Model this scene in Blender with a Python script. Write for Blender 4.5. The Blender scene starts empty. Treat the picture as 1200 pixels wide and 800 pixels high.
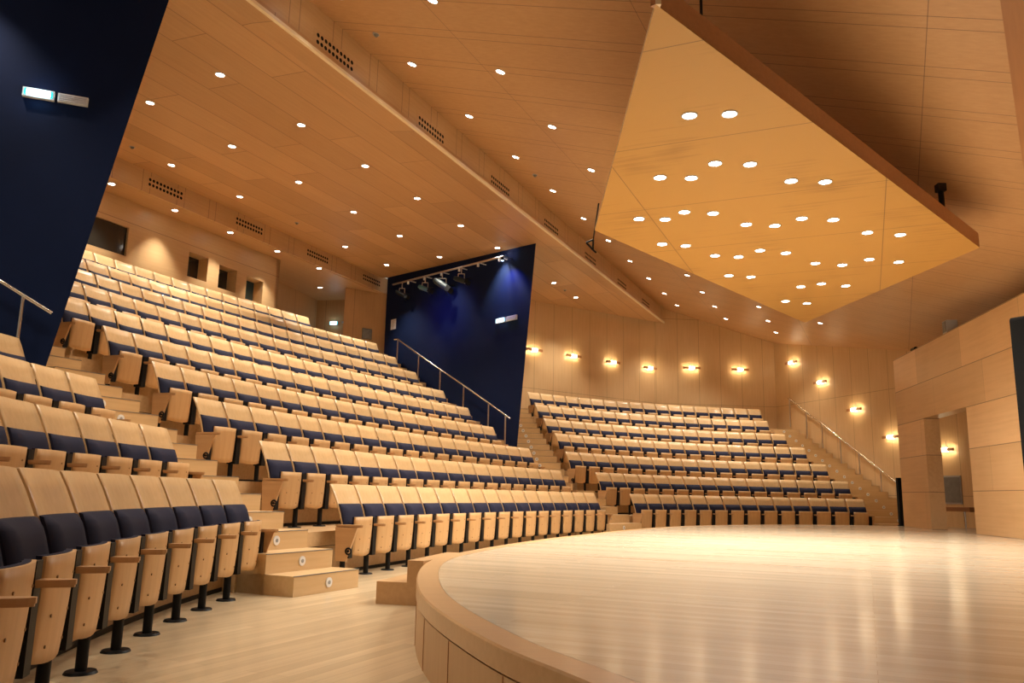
import bpy, bmesh, math, random
from mathutils import Vector, Matrix
random.seed(4)
PI = math.pi
scn = bpy.context.scene
COL = scn.collection

# ------------------------------------------------------------------ helpers
MW = {}                                     # world matrix of every object made here


def frame(origin, ang=0.0):
    return Matrix.Translation(Vector(origin)) @ Matrix.Rotation(ang, 4, 'Z')


class MB:
    """collects shapes, all of them become ONE mesh"""

    def __init__(self):
        self.v, self.f, self.sm, self.mi, self.cur = [], [], [], [], 0

    def add(self, verts, faces, smooth=False):
        b = len(self.v)
        self.v += [Vector(p) for p in verts]
        for q in faces:
            self.f.append([b + i for i in q])
            self.sm.append(smooth)
            self.mi.append(self.cur)

    def box(self, c, s, m=None):
        x, y, z = (k / 2 for k in s)
        vs = [Vector((a * x, b * y, d * z)) for a in (-1, 1) for b in (-1, 1) for d in (-1, 1)]
        if m is not None:
            vs = [m @ p for p in vs]
        vs = [p + Vector(c) for p in vs]
        self.add(vs, [(0, 1, 3, 2), (4, 6, 7, 5), (0, 4, 5, 1), (2, 3, 7, 6), (0, 2, 6, 4), (1, 5, 7, 3)])

    def prism(self, poly, z0, z1, top=None):
        n = len(poly)
        f0 = z0 if callable(z0) else (lambda x, y: z0)
        f1 = z1 if callable(z1) else (lambda x, y: z1)
        tp = top or poly
        vs = [(p[0], p[1], f0(p[0], p[1])) for p in poly] + [(p[0], p[1], f1(p[0], p[1])) for p in tp]
        ar = sum(poly[i][0] * poly[(i + 1) % n][1] - poly[(i + 1) % n][0] * poly[i][1] for i in range(n))
        fs = [tuple(range(n))[::-1], tuple(range(n, 2 * n))] + [(i, (i + 1) % n, n + (i + 1) % n, n + i) for i in range(n)]
        if ar < 0:
            fs = [q[::-1] for q in fs]
        self.add(vs, fs)

    def cyl(self, p0, p1, r, seg=10, r1=None, cap=True, ell=1.0):
        p0, p1 = Vector(p0), Vector(p1)
        r1 = r if r1 is None else r1
        a = (p1 - p0).normalized()
        h = Vector((1, 0, 0)) if abs(a.x) < .9 else Vector((0, 1, 0))
        u = (h - a * h.dot(a)).normalized()
        w = a.cross(u)
        vs = [p + (u * math.cos(t) + w * math.sin(t) * ell) * q for p, q in ((p0, r), (p1, r1)) for t in [2 * PI * i / seg for i in range(seg)]]
        self.add(vs, [(i, (i + 1) % seg, seg + (i + 1) % seg, seg + i) for i in range(seg)], True)
        if cap:
            self.add(vs[:seg], [tuple(range(seg))[::-1]])
            self.add(vs[seg:], [tuple(range(seg))])

    def tube(self, pts, r, seg=8):
        for a, b in zip(pts, pts[1:]):
            self.cyl(a, b, r, seg)

    def torus(self, c, R, r, axis, n=16, k=6):
        a = Vector(axis).normalized()
        h = Vector((0, 0, 1)) if abs(a.z) < .9 else Vector((1, 0, 0))
        u = (h - a * h.dot(a)).normalized()
        w = a.cross(u)
        vs, fs = [], []
        for i in range(n):
            t = 2 * PI * i / n
            d = u * math.cos(t) + w * math.sin(t)
            for j in range(k):
                s = 2 * PI * j / k
                vs.append(Vector(c) + d * (R + r * math.cos(s)) + a * r * math.sin(s))
        for i in range(n):
            for j in range(k):
                fs.append((i * k + j, ((i + 1) % n) * k + j, ((i + 1) % n) * k + (j + 1) % k, i * k + (j + 1) % k))
        self.add(vs, fs, True)

    def shell(self, front, back, nu, nv):
        """closed solid between two (u,v in 0..1) surfaces"""
        vs = [front(i / nu, j / nv) for j in range(nv + 1) for i in range(nu + 1)]
        m = len(vs)
        vs += [back(i / nu, j / nv) for j in range(nv + 1) for i in range(nu + 1)]
        fs, ed = [], []
        q = lambda i, j: j * (nu + 1) + i
        for j in range(nv):
            for i in range(nu):
                a, b, c, d = q(i, j), q(i + 1, j), q(i + 1, j + 1), q(i, j + 1)
                fs.append((a, b, c, d))
                fs.append((m + d, m + c, m + b, m + a))
        self.add(vs, fs, True)
        b = len(self.v) - 2 * m
        rim = [q(i, 0) for i in range(nu)] + [q(nu, j) for j in range(nv)] + [q(i, nv) for i in range(nu, 0, -1)] + [q(0, j) for j in range(nv, 0, -1)]
        for i in range(len(rim)):
            a, c = rim[i], rim[(i + 1) % len(rim)]
            self.f.append([b + a, b + m + a, b + m + c, b + c])
            self.sm.append(False)
            self.mi.append(self.cur)

    def mesh(self, name, mat, inv=None):
        me = bpy.data.meshes.new(name)
        vs = self.v if inv is None else [inv @ p for p in self.v]
        me.from_pydata([tuple(p) for p in vs], [], self.f)
        me.polygons.foreach_set('use_smooth', self.sm)
        for k in (mat if isinstance(mat, (list, tuple)) else [mat]): me.materials.append(k)
        me.polygons.foreach_set('material_index', self.mi)
        me.update()
        bm = bmesh.new()
        bm.from_mesh(me)
        bmesh.ops.recalc_face_normals(bm, faces=bm.faces)
        bm.to_mesh(me)
        bm.free()
        return me


def put(name, data, parent=None, local=None):
    o = bpy.data.objects.new(name, data)
    COL.objects.link(o)
    local = Matrix() if local is None else local
    o.parent = parent
    o.matrix_local = local
    MW[o] = (MW[parent] if parent else Matrix()) @ local
    return o


def tag(o, label=None, cat=None, group=None, kind=None):
    if label: o['label'] = label
    if cat: o['category'] = cat
    if group: o['group'] = group
    if kind: o['kind'] = kind
    return o


def root(name, M, label, cat, group=None):
    return tag(put(name, None, None, M), label, cat, group)


def part(name, mb, mat, parent, label=None):
    """mb is in the parent's local coordinates"""
    return tag(put(name, mb.mesh(name, mat), parent), label)


def world(name, mb, mat, M=None, parent=None):
    """mb is in world coordinates; M gives the object's own frame"""
    M = Matrix() if M is None else M
    o = bpy.data.objects.new(name, mb.mesh(name, mat, M.inverted()))
    COL.objects.link(o)
    if parent:
        o.parent = parent
        o.matrix_local = MW[parent].inverted() @ M
    else:
        o.matrix_local = M
    MW[o] = M
    return o


def struct(name, mb, mat, M=None, parent=None):
    o = world(name, mb, mat, M, parent)
    if not parent: o['kind'] = 'structure'
    return o


ORD = ['', 'first', 'second', 'third', 'fourth', 'fifth', 'sixth', 'seventh', 'eighth', 'ninth', 'tenth', 'eleventh', 'twelfth', 'thirteenth',
       'fourteenth', 'fifteenth', 'sixteenth', 'seventeenth', 'eighteenth', 'nineteenth', 'twentieth', 'twenty-first', 'twenty-second']


def boxmb(c, s):
    m = MB(); m.box(c, s); return m


# ------------------------------------------------------------------ materials
def srgb(r, g, b):
    f = lambda c: c / 12.92 if c <= .04045 else ((c + .055) / 1.055) ** 2.4
    return (f(r / 255), f(g / 255), f(b / 255), 1)


class NT:
    def __init__(self, name):
        self.m = bpy.data.materials.new(name)
        self.m.use_nodes = True
        self.t = self.m.node_tree
        self.b = self.t.nodes['Principled BSDF']

    def n(self, kind, **kw):
        x = self.t.nodes.new(kind)
        for k, v in kw.items(): setattr(x, k, v)
        return x

    def l(self, a, b): self.t.links.new(a, b)

    def math(self, op, a, b=None, c=None):
        x = self.n('ShaderNodeMath', operation=op)
        for i, s in enumerate((a, b, c)):
            if s is None: continue
            if hasattr(s, 'is_output'): self.l(s, x.inputs[i])
            else: x.inputs[i].default_value = s
        return x.outputs[0]

    def mix(self, f, a, b, blend='MIX'):
        x = self.n('ShaderNodeMix', data_type='RGBA', blend_type=blend)
        for i, s in ((0, f), (6, a), (7, b)):
            if hasattr(s, 'is_output'): self.l(s, x.inputs[i])
            else: x.inputs[i].default_value = s
        return x.outputs[2]


def wood(name, ca, cb, grain='X', joints=(), rough=.4, spec=.5, gscale=1.0, planks=None, jdark=.45, rnd=0., blotch=.0, coat=0., crough=.14):
    """light veneer: streaks along `grain`; joints = (axis, period, offset, width); planks = (length, width)"""
    N = NT(name)
    tc = N.n('ShaderNodeTexCoord')
    src = tc.outputs['Object']
    sep = N.n('ShaderNodeSeparateXYZ')
    N.l(src, sep.inputs[0])
    st = {'X': (1.2, 26, 26), 'Y': (26, 1.2, 26), 'Z': (26, 26, 1.2)}[grain]
    mp = N.n('ShaderNodeMapping')
    mp.inputs['Scale'].default_value = [s * gscale for s in st]
    N.l(src, mp.inputs[0])
    vec = mp.outputs[0]
    no = N.n('ShaderNodeTexNoise')
    no.inputs['Scale'].default_value = 1.0
    no.inputs['Detail'].default_value = 5
    no.inputs['Roughness'].default_value = .6
    N.l(vec, no.inputs['Vector'])
    n2 = N.n('ShaderNodeTexNoise')
    n2.inputs['Scale'].default_value = .9
    n2.inputs['Detail'].default_value = 3
    N.l(src, n2.inputs['Vector'])
    f = N.math('ADD', N.math('MULTIPLY', no.outputs[0], .7), N.math('MULTIPLY', n2.outputs[0], .3 + blotch))
    f = N.math('MULTIPLY_ADD', f, 2.2, -.62)
    f = N.math('MINIMUM', N.math('MAXIMUM', f, 0.), 1.)
    c = N.mix(f, ca, cb)
    if planks:
        br = N.n('ShaderNodeTexBrick')
        br.offset = .37
        br.inputs['Color1'].default_value = (.88, .86, .82, 1)
        br.inputs['Color2'].default_value = (1.1, 1.1, 1.1, 1)
        br.inputs['Mortar'].default_value = (jdark, jdark * .9, jdark * .8, 1)
        br.inputs['Scale'].default_value = 1
        br.inputs['Brick Width'].default_value = planks[0]
        br.inputs['Row Height'].default_value = planks[1]
        br.inputs['Mortar Size'].default_value = planks[2] if len(planks) > 2 else .002
        br.inputs['Mortar Smooth'].default_value = .1
        cv = N.n('ShaderNodeCombineXYZ')
        ax = planks[3] if len(planks) > 3 else 'XY'
        N.l(sep.outputs[ax[0]], cv.inputs[0])
        N.l(sep.outputs[ax[1]], cv.inputs[1])
        N.l(cv.outputs[0], br.inputs['Vector'])
        c = N.mix(1.0, c, br.outputs[0], 'MULTIPLY')
    for ax, per, off, wid in joints:
        t = N.math('FRACT', N.math('DIVIDE', N.math('SUBTRACT', sep.outputs[ax], off), per))
        d = N.math('MINIMUM', t, N.math('SUBTRACT', 1.0, t))
        k = N.math('LESS_THAN', d, wid / per / 2)
        c = N.mix(N.math('MULTIPLY', k, 1 - jdark), c, (.10, .045, .02, 1))
    if rnd:
        oi = N.n('ShaderNodeObjectInfo')
        v = N.math('MULTIPLY_ADD', oi.outputs['Random'], 2 * rnd, 1 - rnd)
        cm = N.n('ShaderNodeCombineColor')
        for i in range(3): N.l(v, cm.inputs[i])
        c = N.mix(1.0, c, cm.outputs[0], 'MULTIPLY')
    N.l(c, N.b.inputs['Base Color'])
    N.b.inputs['Roughness'].default_value = rough
    N.b.inputs['Specular IOR Level'].default_value = spec
    if coat:
        N.b.inputs['Coat Weight'].default_value = coat
        N.b.inputs['Coat Roughness'].default_value = crough
    return N.m


def plain(name, col, rough=.5, metal=0., spec=.5, noise=0., nscale=40., bump=0.):
    N = NT(name)
    N.b.inputs['Base Color'].default_value = col
    N.b.inputs['Roughness'].default_value = rough
    N.b.inputs['Metallic'].default_value = metal
    N.b.inputs['Specular IOR Level'].default_value = spec
    if noise or bump:
        tc = N.n('ShaderNodeTexCoord')
        no = N.n('ShaderNodeTexNoise')
        no.inputs['Scale'].default_value = nscale
        no.inputs['Detail'].default_value = 4
        N.l(tc.outputs['Object'], no.inputs['Vector'])
        if noise:
            c2 = tuple(min(1, k * (1 + noise)) for k in col[:3]) + (1,)
            c1 = tuple(k * (1 - noise) for k in col[:3]) + (1,)
            N.l(N.mix(no.outputs[0], c1, c2), N.b.inputs['Base Color'])
        if bump:
            bu = N.n('ShaderNodeBump')
            bu.inputs['Strength'].default_value = bump
            bu.inputs['Distance'].default_value = .002
            N.l(no.outputs[0], bu.inputs['Height'])
            N.l(bu.outputs[0], N.b.inputs['Normal'])
    return N.m


def glow(name, col, strength):
    N = NT(name)
    N.b.inputs['Base Color'].default_value = col
    N.b.inputs['Emission Color'].default_value = col
    N.b.inputs['Emission Strength'].default_value = strength
    return N.m


MAPLE_A, MAPLE_B = (.50, .31, .145, 1), (.64, .43, .225, 1)
BEECH_A, BEECH_B = (.42, .195, .075, 1), (.55, .28, .115, 1)
M_seat = wood('seat plywood', (.54, .34, .155, 1), (.68, .465, .24, 1), 'Z', rough=.34, gscale=1.3, rnd=.07, coat=.15)
M_shell = wood('seat shell plywood', (.52, .30, .125, 1), (.64, .40, .185, 1), 'Z', rough=.42, gscale=1.3, rnd=.07)
M_arm = wood('armrest beech', (.46, .255, .11, 1), (.57, .34, .16, 1), 'Y', rough=.35, rnd=.06)
M_navy = plain('navy upholstery', (.012, .0125, .033, 1), .85, spec=.25, noise=.25, nscale=300, bump=.3)
M_black = plain('black powder coat', (.0045, .0045, .005, 1), .5, spec=.22)
M_matt = plain('matt black', (.006, .006, .006, 1), .8, spec=.2)
M_screw = plain('screw heads', (.25, .14, .06, 1), .4, metal=.6)
M_floor = wood('maple floor boards', (.50, .375, .225, 1), (.67, .535, .35, 1), 'X', rough=.3, planks=(1.6, .085, .0015, 'XY'), gscale=.8, jdark=.7, coat=.2)
M_stage = wood('stage floor boards', (.56, .46, .315, 1), (.69, .595, .45, 1), 'X', rough=.27, planks=(2.2, .075, .0012, 'XY'), gscale=.7, jdark=.72, coat=.5, crough=.15)
M_rim = wood('stage rim board', (.52, .31, .14, 1), (.62, .39, .19, 1), 'X', rough=.34, coat=.15)
M_fasc = wood('stage fascia board', (.52, .31, .145, 1), (.62, .40, .20, 1), 'Z', rough=.42)
M_tier = wood('riser plywood', MAPLE_A, MAPLE_B, 'X', rough=.4)
M_step = wood('step maple', (.55, .36, .17, 1), (.67, .47, .25, 1), 'X', rough=.36, gscale=.8)
M_wallv = wood('wall veneer panels', (.58, .37, .18, 1), (.69, .47, .245, 1), 'Z', joints=[('X', .74, 0, .012), ('Z', 2.9, 1.05, .012)], rough=.42, blotch=.15)
M_wallp = wood('wall veneer', (.47, .27, .12, 1), (.58, .355, .17, 1), 'Z', joints=[('X', 1.25, .3, .014)], rough=.42)
M_booth = wood('booth wall veneer', (.52, .33, .155, 1), (.62, .42, .215, 1), 'X', joints=[('Z', 1.45, 6.22 - 4.35, .014)], rough=.4)
M_block = wood('stage wall boards', (.56, .32, .14, 1), (.70, .44, .215, 1), 'X', planks=(2.35, .747, .003, 'XZ'), joints=[('Z', .747, 0, .014)], jdark=.4, rough=.38, blotch=.3, gscale=.55)
M_ceil = wood('ceiling boards', (.47, .26, .11, 1), (.56, .325, .15, 1), 'X', planks=(3.4, .62, .007, 'XY'), jdark=.5, rough=.45)
M_ceilu = wood('stage ceiling boards', (.46, .25, .105, 1), (.56, .325, .15, 1), 'Y', joints=[('X', .905, .0, .012), ('X', .905, .2, .012), ('Y', 2.7, .9, .008)], jdark=.3, rough=.45)
M_ceill = wood('rear ceiling boards', (.48, .27, .12, 1), (.57, .35, .165, 1), 'X', rough=.45)
M_fascia = wood('ceiling fascia boards', (.52, .315, .145, 1), (.62, .40, .20, 1), 'X', joints=[('X', .905, .0, .012), ('X', .905, .2, .012)], jdark=.35, rough=.4)
M_litedge = wood('edge painted as lit', (.76, .60, .38, 1), (.82, .68, .46, 1), 'X', rough=.4)  # paler than the fascia: the bright lit strip is put into the colour
M_canopy = wood('canopy veneer', (.20, .085, .018, 1), (.50, .27, .07, 1), 'Y', joints=[('X', 1.7, .25, .012), ('Y', 2.6, 1.4, .010)], jdark=.35, rough=.42, spec=.25, blotch=.6, gscale=.6)
M_canedge = wood('canopy edge', (.36, .15, .055, 1), (.46, .21, .08, 1), 'X', rough=.4)
M_blue = plain('navy painted wall', (.0036, .0105, .045, 1), .7, spec=.12, noise=.12, nscale=3, bump=.05)
M_steel = plain('brushed steel', (.62, .56, .50, 1), .3, metal=1.0)
M_chrome = plain('polished steel', (.75, .72, .68, 1), .14, metal=1.0)
M_white = plain('white plastic', (.72, .74, .76, 1), .45)
M_whitelens = plain('frosted lens', (.58, .60, .66, 1), .25)
M_grey = plain('grey enamel', (.36, .36, .36, 1), .5)
M_dgrey = plain('dark grey panel', (.17, .165, .15, 1), .5, noise=.3, nscale=9)
M_paper = plain('paper sheet', (.62, .60, .66, 1), .8)
M_lamp = glow('lamp white', (1, .93, .82, 1), 26)
M_canlamp = glow('canopy lamp white', (1, .95, .88, 1), 30)
M_bulb = glow('bulb warm', (1, .88, .62, 1), 14)
M_exit = glow('exit sign white', (.80, 1, 1, 1), 5)
M_exitc = glow('exit sign cyan', (.0, .75, .85, 1), 1.6)
M_tealens = plain('lamp housing grey', (.30, .40, .45, 1), .35)
M_teal2 = plain('teal housing', (.05, .16, .19, 1), .5)
M_teal3 = plain('slate housing', (.02, .032, .036, 1), .55)
M_pane = plain('dark control room pane', (.02, .022, .02, 1), .08, spec=.6)  # near-black in place of the unlit rooms behind the openings
M_paneb = plain('bluish glass', (.03, .07, .10, 1), .1, spec=.6)
M_disc = plain('disc rim white', (.74, .74, .72, 1), .4)
M_discc = plain('disc lens grey', (.30, .31, .32, 1), .3)

# ------------------------------------------------------------------ hall geometry (metres)
C_ARC = ((33.1276, -1.9172), 36.2839, 1.284513)
R_ARC = ((10.5926, 10.5049), 10.6195, .832598)
L_ARC = ((11.4793, 6.4350), 13.6721, 1.786577)
PITCH_D = .914                              # row to row


def arc(q, s, d):
    (cx, cy), R, t0 = q
    t = t0 - s / R
    n = Vector((-math.sin(t), math.cos(t)))
    return Vector((cx, cy)) + n * (R + d), t


ZC = [0, .45, .94, 1.43, 1.93, 2.41, 2.93, 3.42, 3.91, 4.39]
ZR = [0, .465, .95, 1.455, 1.915, 2.395, 2.857]
ZL = [0, .48, .98, 1.40]


def lerp(tab, x):
    for (a, b), (c, d) in zip(tab, tab[1:]):
        if x <= c: return b + (d - b) * (x - a) / (c - a)
    return tab[-1][1]


ROWS_C = [(.086, 8.981, 17), (.131, 9.265, 18), (.169, 9.5, 19), (.481, 9.432, 19), (.591, 9.712, 20), (.67, 9.911, 21),
          (1.33, 9.939, 20), (2.225, 10.165, 19), (2.705, 10.363, 19), (3.46, 8.983, 14)]
ROWS_R = [(0., 7.411, 14), (-.0, 7.527, 16), (.055, 7.433, 17), (.597, 7.327, 17), (1.003, 7.228, 17), (1.385, 7.157, 17), (1.717, 7.30, 18)]
ROWS_L = [(-1.59, 3.65, 10), (1.17, 4.136, 6), (2.56, 4.341, 4), (3.39, 4.387, 2)]

AN = Vector((-.917, .399))                  # away from the stage along the middle of the hall
AT = Vector((.399, .917))
MID = Vector((-.145, 12.556))


def hall(u, v): return MID + AN * u + AT * v


def unhall(p): d = Vector(p[:2]) - MID; return d.dot(AN), d.dot(AT)


A_LIP = math.radians(64.7)

# ---- floors
mb = MB()
mb.prism([(-9, -4), (14, -4), (14, 24), (3, 24), (-9, 14)], -.1, 0)
struct('floor', mb, M_floor, frame((0, 0, 0), A_LIP))

EDGE = [(8.9, -1.6), (5.2, -1.5), (3.0, -.9), (1.75, .1), (.98, 1.0), (.55, 1.72), (.245, 2.435), (.076, 2.745), (-.038, 2.989), (-.161, 3.345), (-.271, 3.675),
        (-.386, 4.085), (-.481, 4.528), (-.565, 5.193), (-.62, 5.895), (-.629, 6.55), (-.515, 7.2), (-.439, 7.44), (-.212, 8.29), (.074, 9.116),
        (.434, 10.131), (.822, 11.025), (1.299, 12.099), (2.237, 14.093), (3.18, 15.72), (4.40, 16.98), (5.614, 17.88), (6.733, 18.42), (7.836, 18.76), (8.86, 18.86)]


def smooth_line(P, n=4):
    out = []
    for i in range(len(P) - 1):
        p0, p1, p2, p3 = (Vector(P[max(0, min(len(P) - 1, k))]) for k in (i - 1, i, i + 1, i + 2))
        for j in range(n):
            t = j / n
            out.append(.5 * (2 * p1 + (p2 - p0) * t + (2 * p0 - 5 * p1 + 4 * p2 - p3) * t * t + (3 * p1 - p0 - 3 * p2 + p3) * t ** 3))
    return out + [Vector(P[-1])]


edge = smooth_line(EDGE)
# soften hand-measured wobble
for _ in range(12):
    edge = [edge[0]] + [(edge[i - 1] + edge[i] * 2 + edge[i + 1]) / 4 for i in range(1, len(edge) - 1)] + [edge[-1]]


def offset(line, d):
    out = []
    for i, p in enumerate(line):
        t = (line[min(i + 1, len(line) - 1)] - line[max(i - 1, 0)]).normalized()
        out.append(p + Vector((t.y, -t.x)) * d)
    return out


HS = .34
A_U = math.radians(156.5)
BACK = [(10.9, 18.3), (11.6, 15.0), (10.9, -1.6)]
inner = offset(edge, .135)
mb = MB()
mb.prism([tuple(p) for p in inner] + BACK, .2, HS)
stage = struct('floor_stage', mb, M_stage, frame((0, 0, 0), A_U))


def ribbon(a, b, za, zb, m):
    vs = [(p.x, p.y, za) for p in a] + [(p.x, p.y, zb) for p in b]
    n = len(a)
    m.add(vs, [(i, i + 1, n + i + 1, n + i) for i in range(n - 1)], True)


mb = MB()
n = len(edge)
o1 = offset(edge, -.0)
prof = [(offset(edge, .137), HS - .02), (offset(edge, .137), HS), (offset(edge, .008), HS), (edge, HS - .008), (edge, .255), (offset(edge, .03), .255)]
for (a, za), (b, zb) in zip(prof, prof[1:]): ribbon(a, b, za, zb, mb)
world('rim_board', mb, M_rim, None, stage)
mb = MB()
ribbon(offset(edge, .022), offset(edge, .022), .262, .247, mb)
world('groove', mb, M_matt, None, stage)
mb = MB()
fe = offset(edge, .004)
ribbon(fe, fe, .247, 0, mb)
ribbon(offset(edge, .03), fe, .247, .247, mb)
world('fascia_board', mb, M_fasc, None, stage)
mb = MB()
acc = 0
for i in range(1, n):
    acc += (edge[i] - edge[i - 1]).length
    if acc > .62:
        acc = 0
        t = (edge[i] - edge[i - 1]).normalized()
        mb.box((*(edge[i] - Vector((t.y, -t.x)) * -.003), .123), (.004, .004, .245), Matrix.Rotation(math.atan2(t.y, t.x), 3, 'Z'))
world('fascia_joints', mb, M_canedge, None, stage)

# step up to the stage
SE = Vector((.235, .972))
SN = Vector((.972, -.235))                  # towards the stage
s0 = Vector((-1.022, 6.60))
t = root('stage_steps', frame((*s0, 0), math.atan2(SE.y, SE.x)), 'low two-tread wooden steps leading up to the curved stage edge', 'steps')
mb = MB(); mb.prism([(0, 0), (1.0, 0), (1.0, -.25), (0, -.25)], 0, .17); part('lower_tread', mb, M_rim, t)
mb = MB(); mb.prism([(0, -.25), (1.0, -.25), (1.0, -.42), (.55, -.47), (0, -.38)], 0, HS - .002); part('upper_tread', mb, M_rim, t)

# ---- tiered seating floors
def sector(m, q, s0, s1, d0, d1, z0, z1, n=14):
    a = [arc(q, s0 + (s1 - s0) * i / n, d0)[0] for i in range(n + 1)]
    b = [arc(q, s0 + (s1 - s0) * i / n, d1)[0] for i in range(n + 1)]
    poly = [tuple(p) for p in a] + [tuple(p) for p in b[::-1]]
    vs = [(*p, z0) for p in poly] + [(*p, z1) for p in poly]
    k = n + 1
    N = 2 * k
    fs = []
    for i in range(n):
        fs.append((i, i + 1, N - 2 - i, N - 1 - i))
        fs.append((N + N - 1 - i, N + N - 2 - i, N + i + 1, N + i))
    for i in range(N):
        j = (i + 1) % N
        fs.append((i, N + i, N + j, j))
    m.add(vs, fs)


def tiers(name, q, Z, ranges, back):
    m, st = MB(), MB()
    for k in range(1, len(Z)):
        s0, s1 = ranges[k]
        d0 = .255 + PITCH_D * (k - 1)
        d1 = d0 + PITCH_D + .01 if k < len(Z) - 1 else back
        sector(m, q, s0, s1, d0, d1, Z[k - 1] - .25 if k > 1 else -.02, Z[k])
        sector(st, q, s0, s1, d0 - .006, d0 + .01, Z[k - 1] - .01, Z[k - 1] + .035)
        mid = Z[k - 1] + .3
        sector(st, q, s0, s1, d0 - .0015, d0 + .003, mid, mid + .006)
    o = struct(name, m, M_tier)
    world('toe_strip', st, M_black, None, o)
    return o


lo_c = [max(-.42, a - .42) if k < 5 else a - .35 for k, (a, b, _) in enumerate(ROWS_C)]
hi_c = [b + .1 for a, b, _ in ROWS_C]
rc = [(lo_c[k], hi_c[k]) for k in range(10)]
rc[5] = (.25, rc[5][1]); rc[6] = (.35, rc[6][1]); rc[7] = (.6, rc[7][1]); rc[8] = (.8, rc[8][1]); rc[9] = (1.0, 10.4)
tiers('floor_tiers_middle', C_ARC, ZC, rc, 8.226 + .5)
rr = [(a - .1, b + .1) for a, b, _ in ROWS_R]
tiers('floor_tiers_right', R_ARC, ZR, rr, 5.484 + .62)
rl = [(-2.6, b + .08) for a, b, _ in ROWS_L]
tiers('floor_tiers_left', L_ARC, ZL, rl, 2.742 + .5)

# ---- aisle stairs
RISE, GO = .163, .3047
step_lights = []


def step_light(p, nrm, label):
    a = math.atan2(nrm[1], nrm[0])
    t = root('step_light', frame(p, a), label, 'light', 'round lights set in the stair risers')
    m = MB(); m.cyl((-.004, 0, 0), (.008, 0, 0), .042, 16); part('rim', m, M_disc, t)
    m = MB(); m.cyl((.006, 0, 0), (.011, 0, 0), .017, 10); part('lens', m, M_discc, t)
    return t


# left aisle: straight flight between left and middle block
W0 = Vector((-1.74, 6.87)); WD = Vector((.427, .904)); ND = Vector((-.904, .427))
mb = MB()
for k in range(1, 28):
    n0 = (k - 1) * GO
    z1 = RISE * k
    wa = 0 if k < 3 else -.02
    wa = wa if k < 11 else .27
    wb = .895 if k < 14 else .80
    P = [W0 + ND * n0 + WD * wa, W0 + ND * n0 + WD * wb, W0 + ND * (n0 + GO + .02) + WD * wb, W0 + ND * (n0 + GO + .02) + WD * wa]
    if k <= 3: P[2] = W0 + ND * 1.1 + WD * wb; P[3] = W0 + ND * 1.1 + WD * wa
    mb.prism([tuple(p) for p in P], -.02 if k <= 3 else z1 - RISE - .3, z1)
    if k <= 12:
        c = W0 + ND * n0 + WD * (.46 if k < 4 else .42)
        step_lights.append(((*c, z1 - RISE / 2), -ND, 'white disc light on the %s riser of the stairs between left and middle seats' % ORD[k]))
ml = math.atan2(WD.y, WD.x)
struct('floor_stairs_left', mb, M_step, frame((*W0, 0), ml))
mb = MB()
for k in range(1, 28):                       # dark nosing line on the front edge of each tread
    wb = .895 if k < 14 else .80
    wa = 0 if k < 11 else .27
    c = W0 + ND * ((k - 1) * GO + .002) + WD * ((wa + wb) / 2)
    mb.box((*c, RISE * k - .002), (wb - wa, .012, .007), Matrix.Rotation(ml, 3, 'Z'))
world('nosing', mb, M_dgrey, None, bpy.data.objects['floor_stairs_left'])

# middle aisle on the right block's side
SL = [(-1, 0), (0, 0), (1.0, 0.02), (1.83, .06), (2.74, .6), (3.66, 1.0), (4.57, 1.385), (5.5, 1.72), (7, 2.1)]
mb = MB()
for k in range(1, 7):                        # lower part follows the first rows
    d0 = -.5 + (k - 1) * GO
    s1 = lerp(SL, d0) - .12
    s0 = s1 - (1.3 if k < 3 else 2.0)
    sector(mb, R_ARC, s0, s1, d0, d0 + GO + (.02 if k < 6 else .5), RISE * (k - 1) - .3 if k > 2 else -.02, RISE * k, 2)
    p, th = arc(R_ARC, s1 - .72, d0)
    step_lights.append(((*p, RISE * (k - .5)), Vector((math.sin(th), -math.cos(th))), 'white disc light on the %s riser of the stairs beside the right seating block' % ORD[k]))
DV, WV = Vector((-.197, .98)), Vector((-.98, -.197))
E4 = Vector((1.10, 20.04)) - DV * .94
mid_nosing = MB()
for k in range(7, 21):                       # upper part climbs straight back beside the blue wall
    a = E4 + DV * ((k - 9) * .357)
    wl = .4
    while wl < 1.75:
        e_ = a + WV * (wl + .02)
        if k > 8 and e_.x < .22 - (e_.y - 18.9) * .149 + .04: break
        wl += .02
    mb.prism([tuple(a), tuple(a + WV * wl), tuple(a + WV * wl + DV * .38), tuple(a + DV * .38)], RISE * (k - 1) - .3, RISE * k)
    c = a + WV * (wl / 2) + DV * .004
    mid_nosing.box((*c, RISE * k - .002), (wl, .012, .007), Matrix.Rotation(math.atan2(WV.y, WV.x), 3, 'Z'))
    c = a + WV * (min(wl, 1.25) * .5)
    step_lights.append(((*c, RISE * (k - .5)), -DV, 'white disc light on the %s riser of the stairs beside the right seating block' % ORD[k]))
world('nosing', mid_nosing, M_dgrey, None, struct('floor_stairs_middle', mb, M_step))
# middle aisle on the middle block's side, under the blue wall's handrail
SRc = [(-1, 9.0), (0, 9.0), (.9, 9.27), (1.8, 9.5), (2.7, 9.45), (3.66, 9.72), (4.57, 9.92), (5.5, 9.95), (6.4, 10.17), (7.4, 10.4), (9, 10.6)]
mb = MB()
for k in range(3, 30):
    d0 = -.5 + (k - 1) * GO
    s0 = lerp(SRc, d0) + .12
    s1 = s0 + (.72 if k < 7 else .62)
    sector(mb, C_ARC, s0, s1, d0, d0 + GO + .02, RISE * (k - 1) - .35, RISE * k, 2)
struct('floor_stairs_centre', mb, M_step)

# ---- walls behind the right block
C1 = Vector((4.862, 26.924))
W1D = Vector((math.cos(math.radians(37)), math.sin(math.radians(37))))
C2 = Vector((8.976, 27.285))
W3D = Vector((math.cos(math.radians(-73)), math.sin(math.radians(-73))))
C3 = C2 + W3D * 14.0


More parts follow.
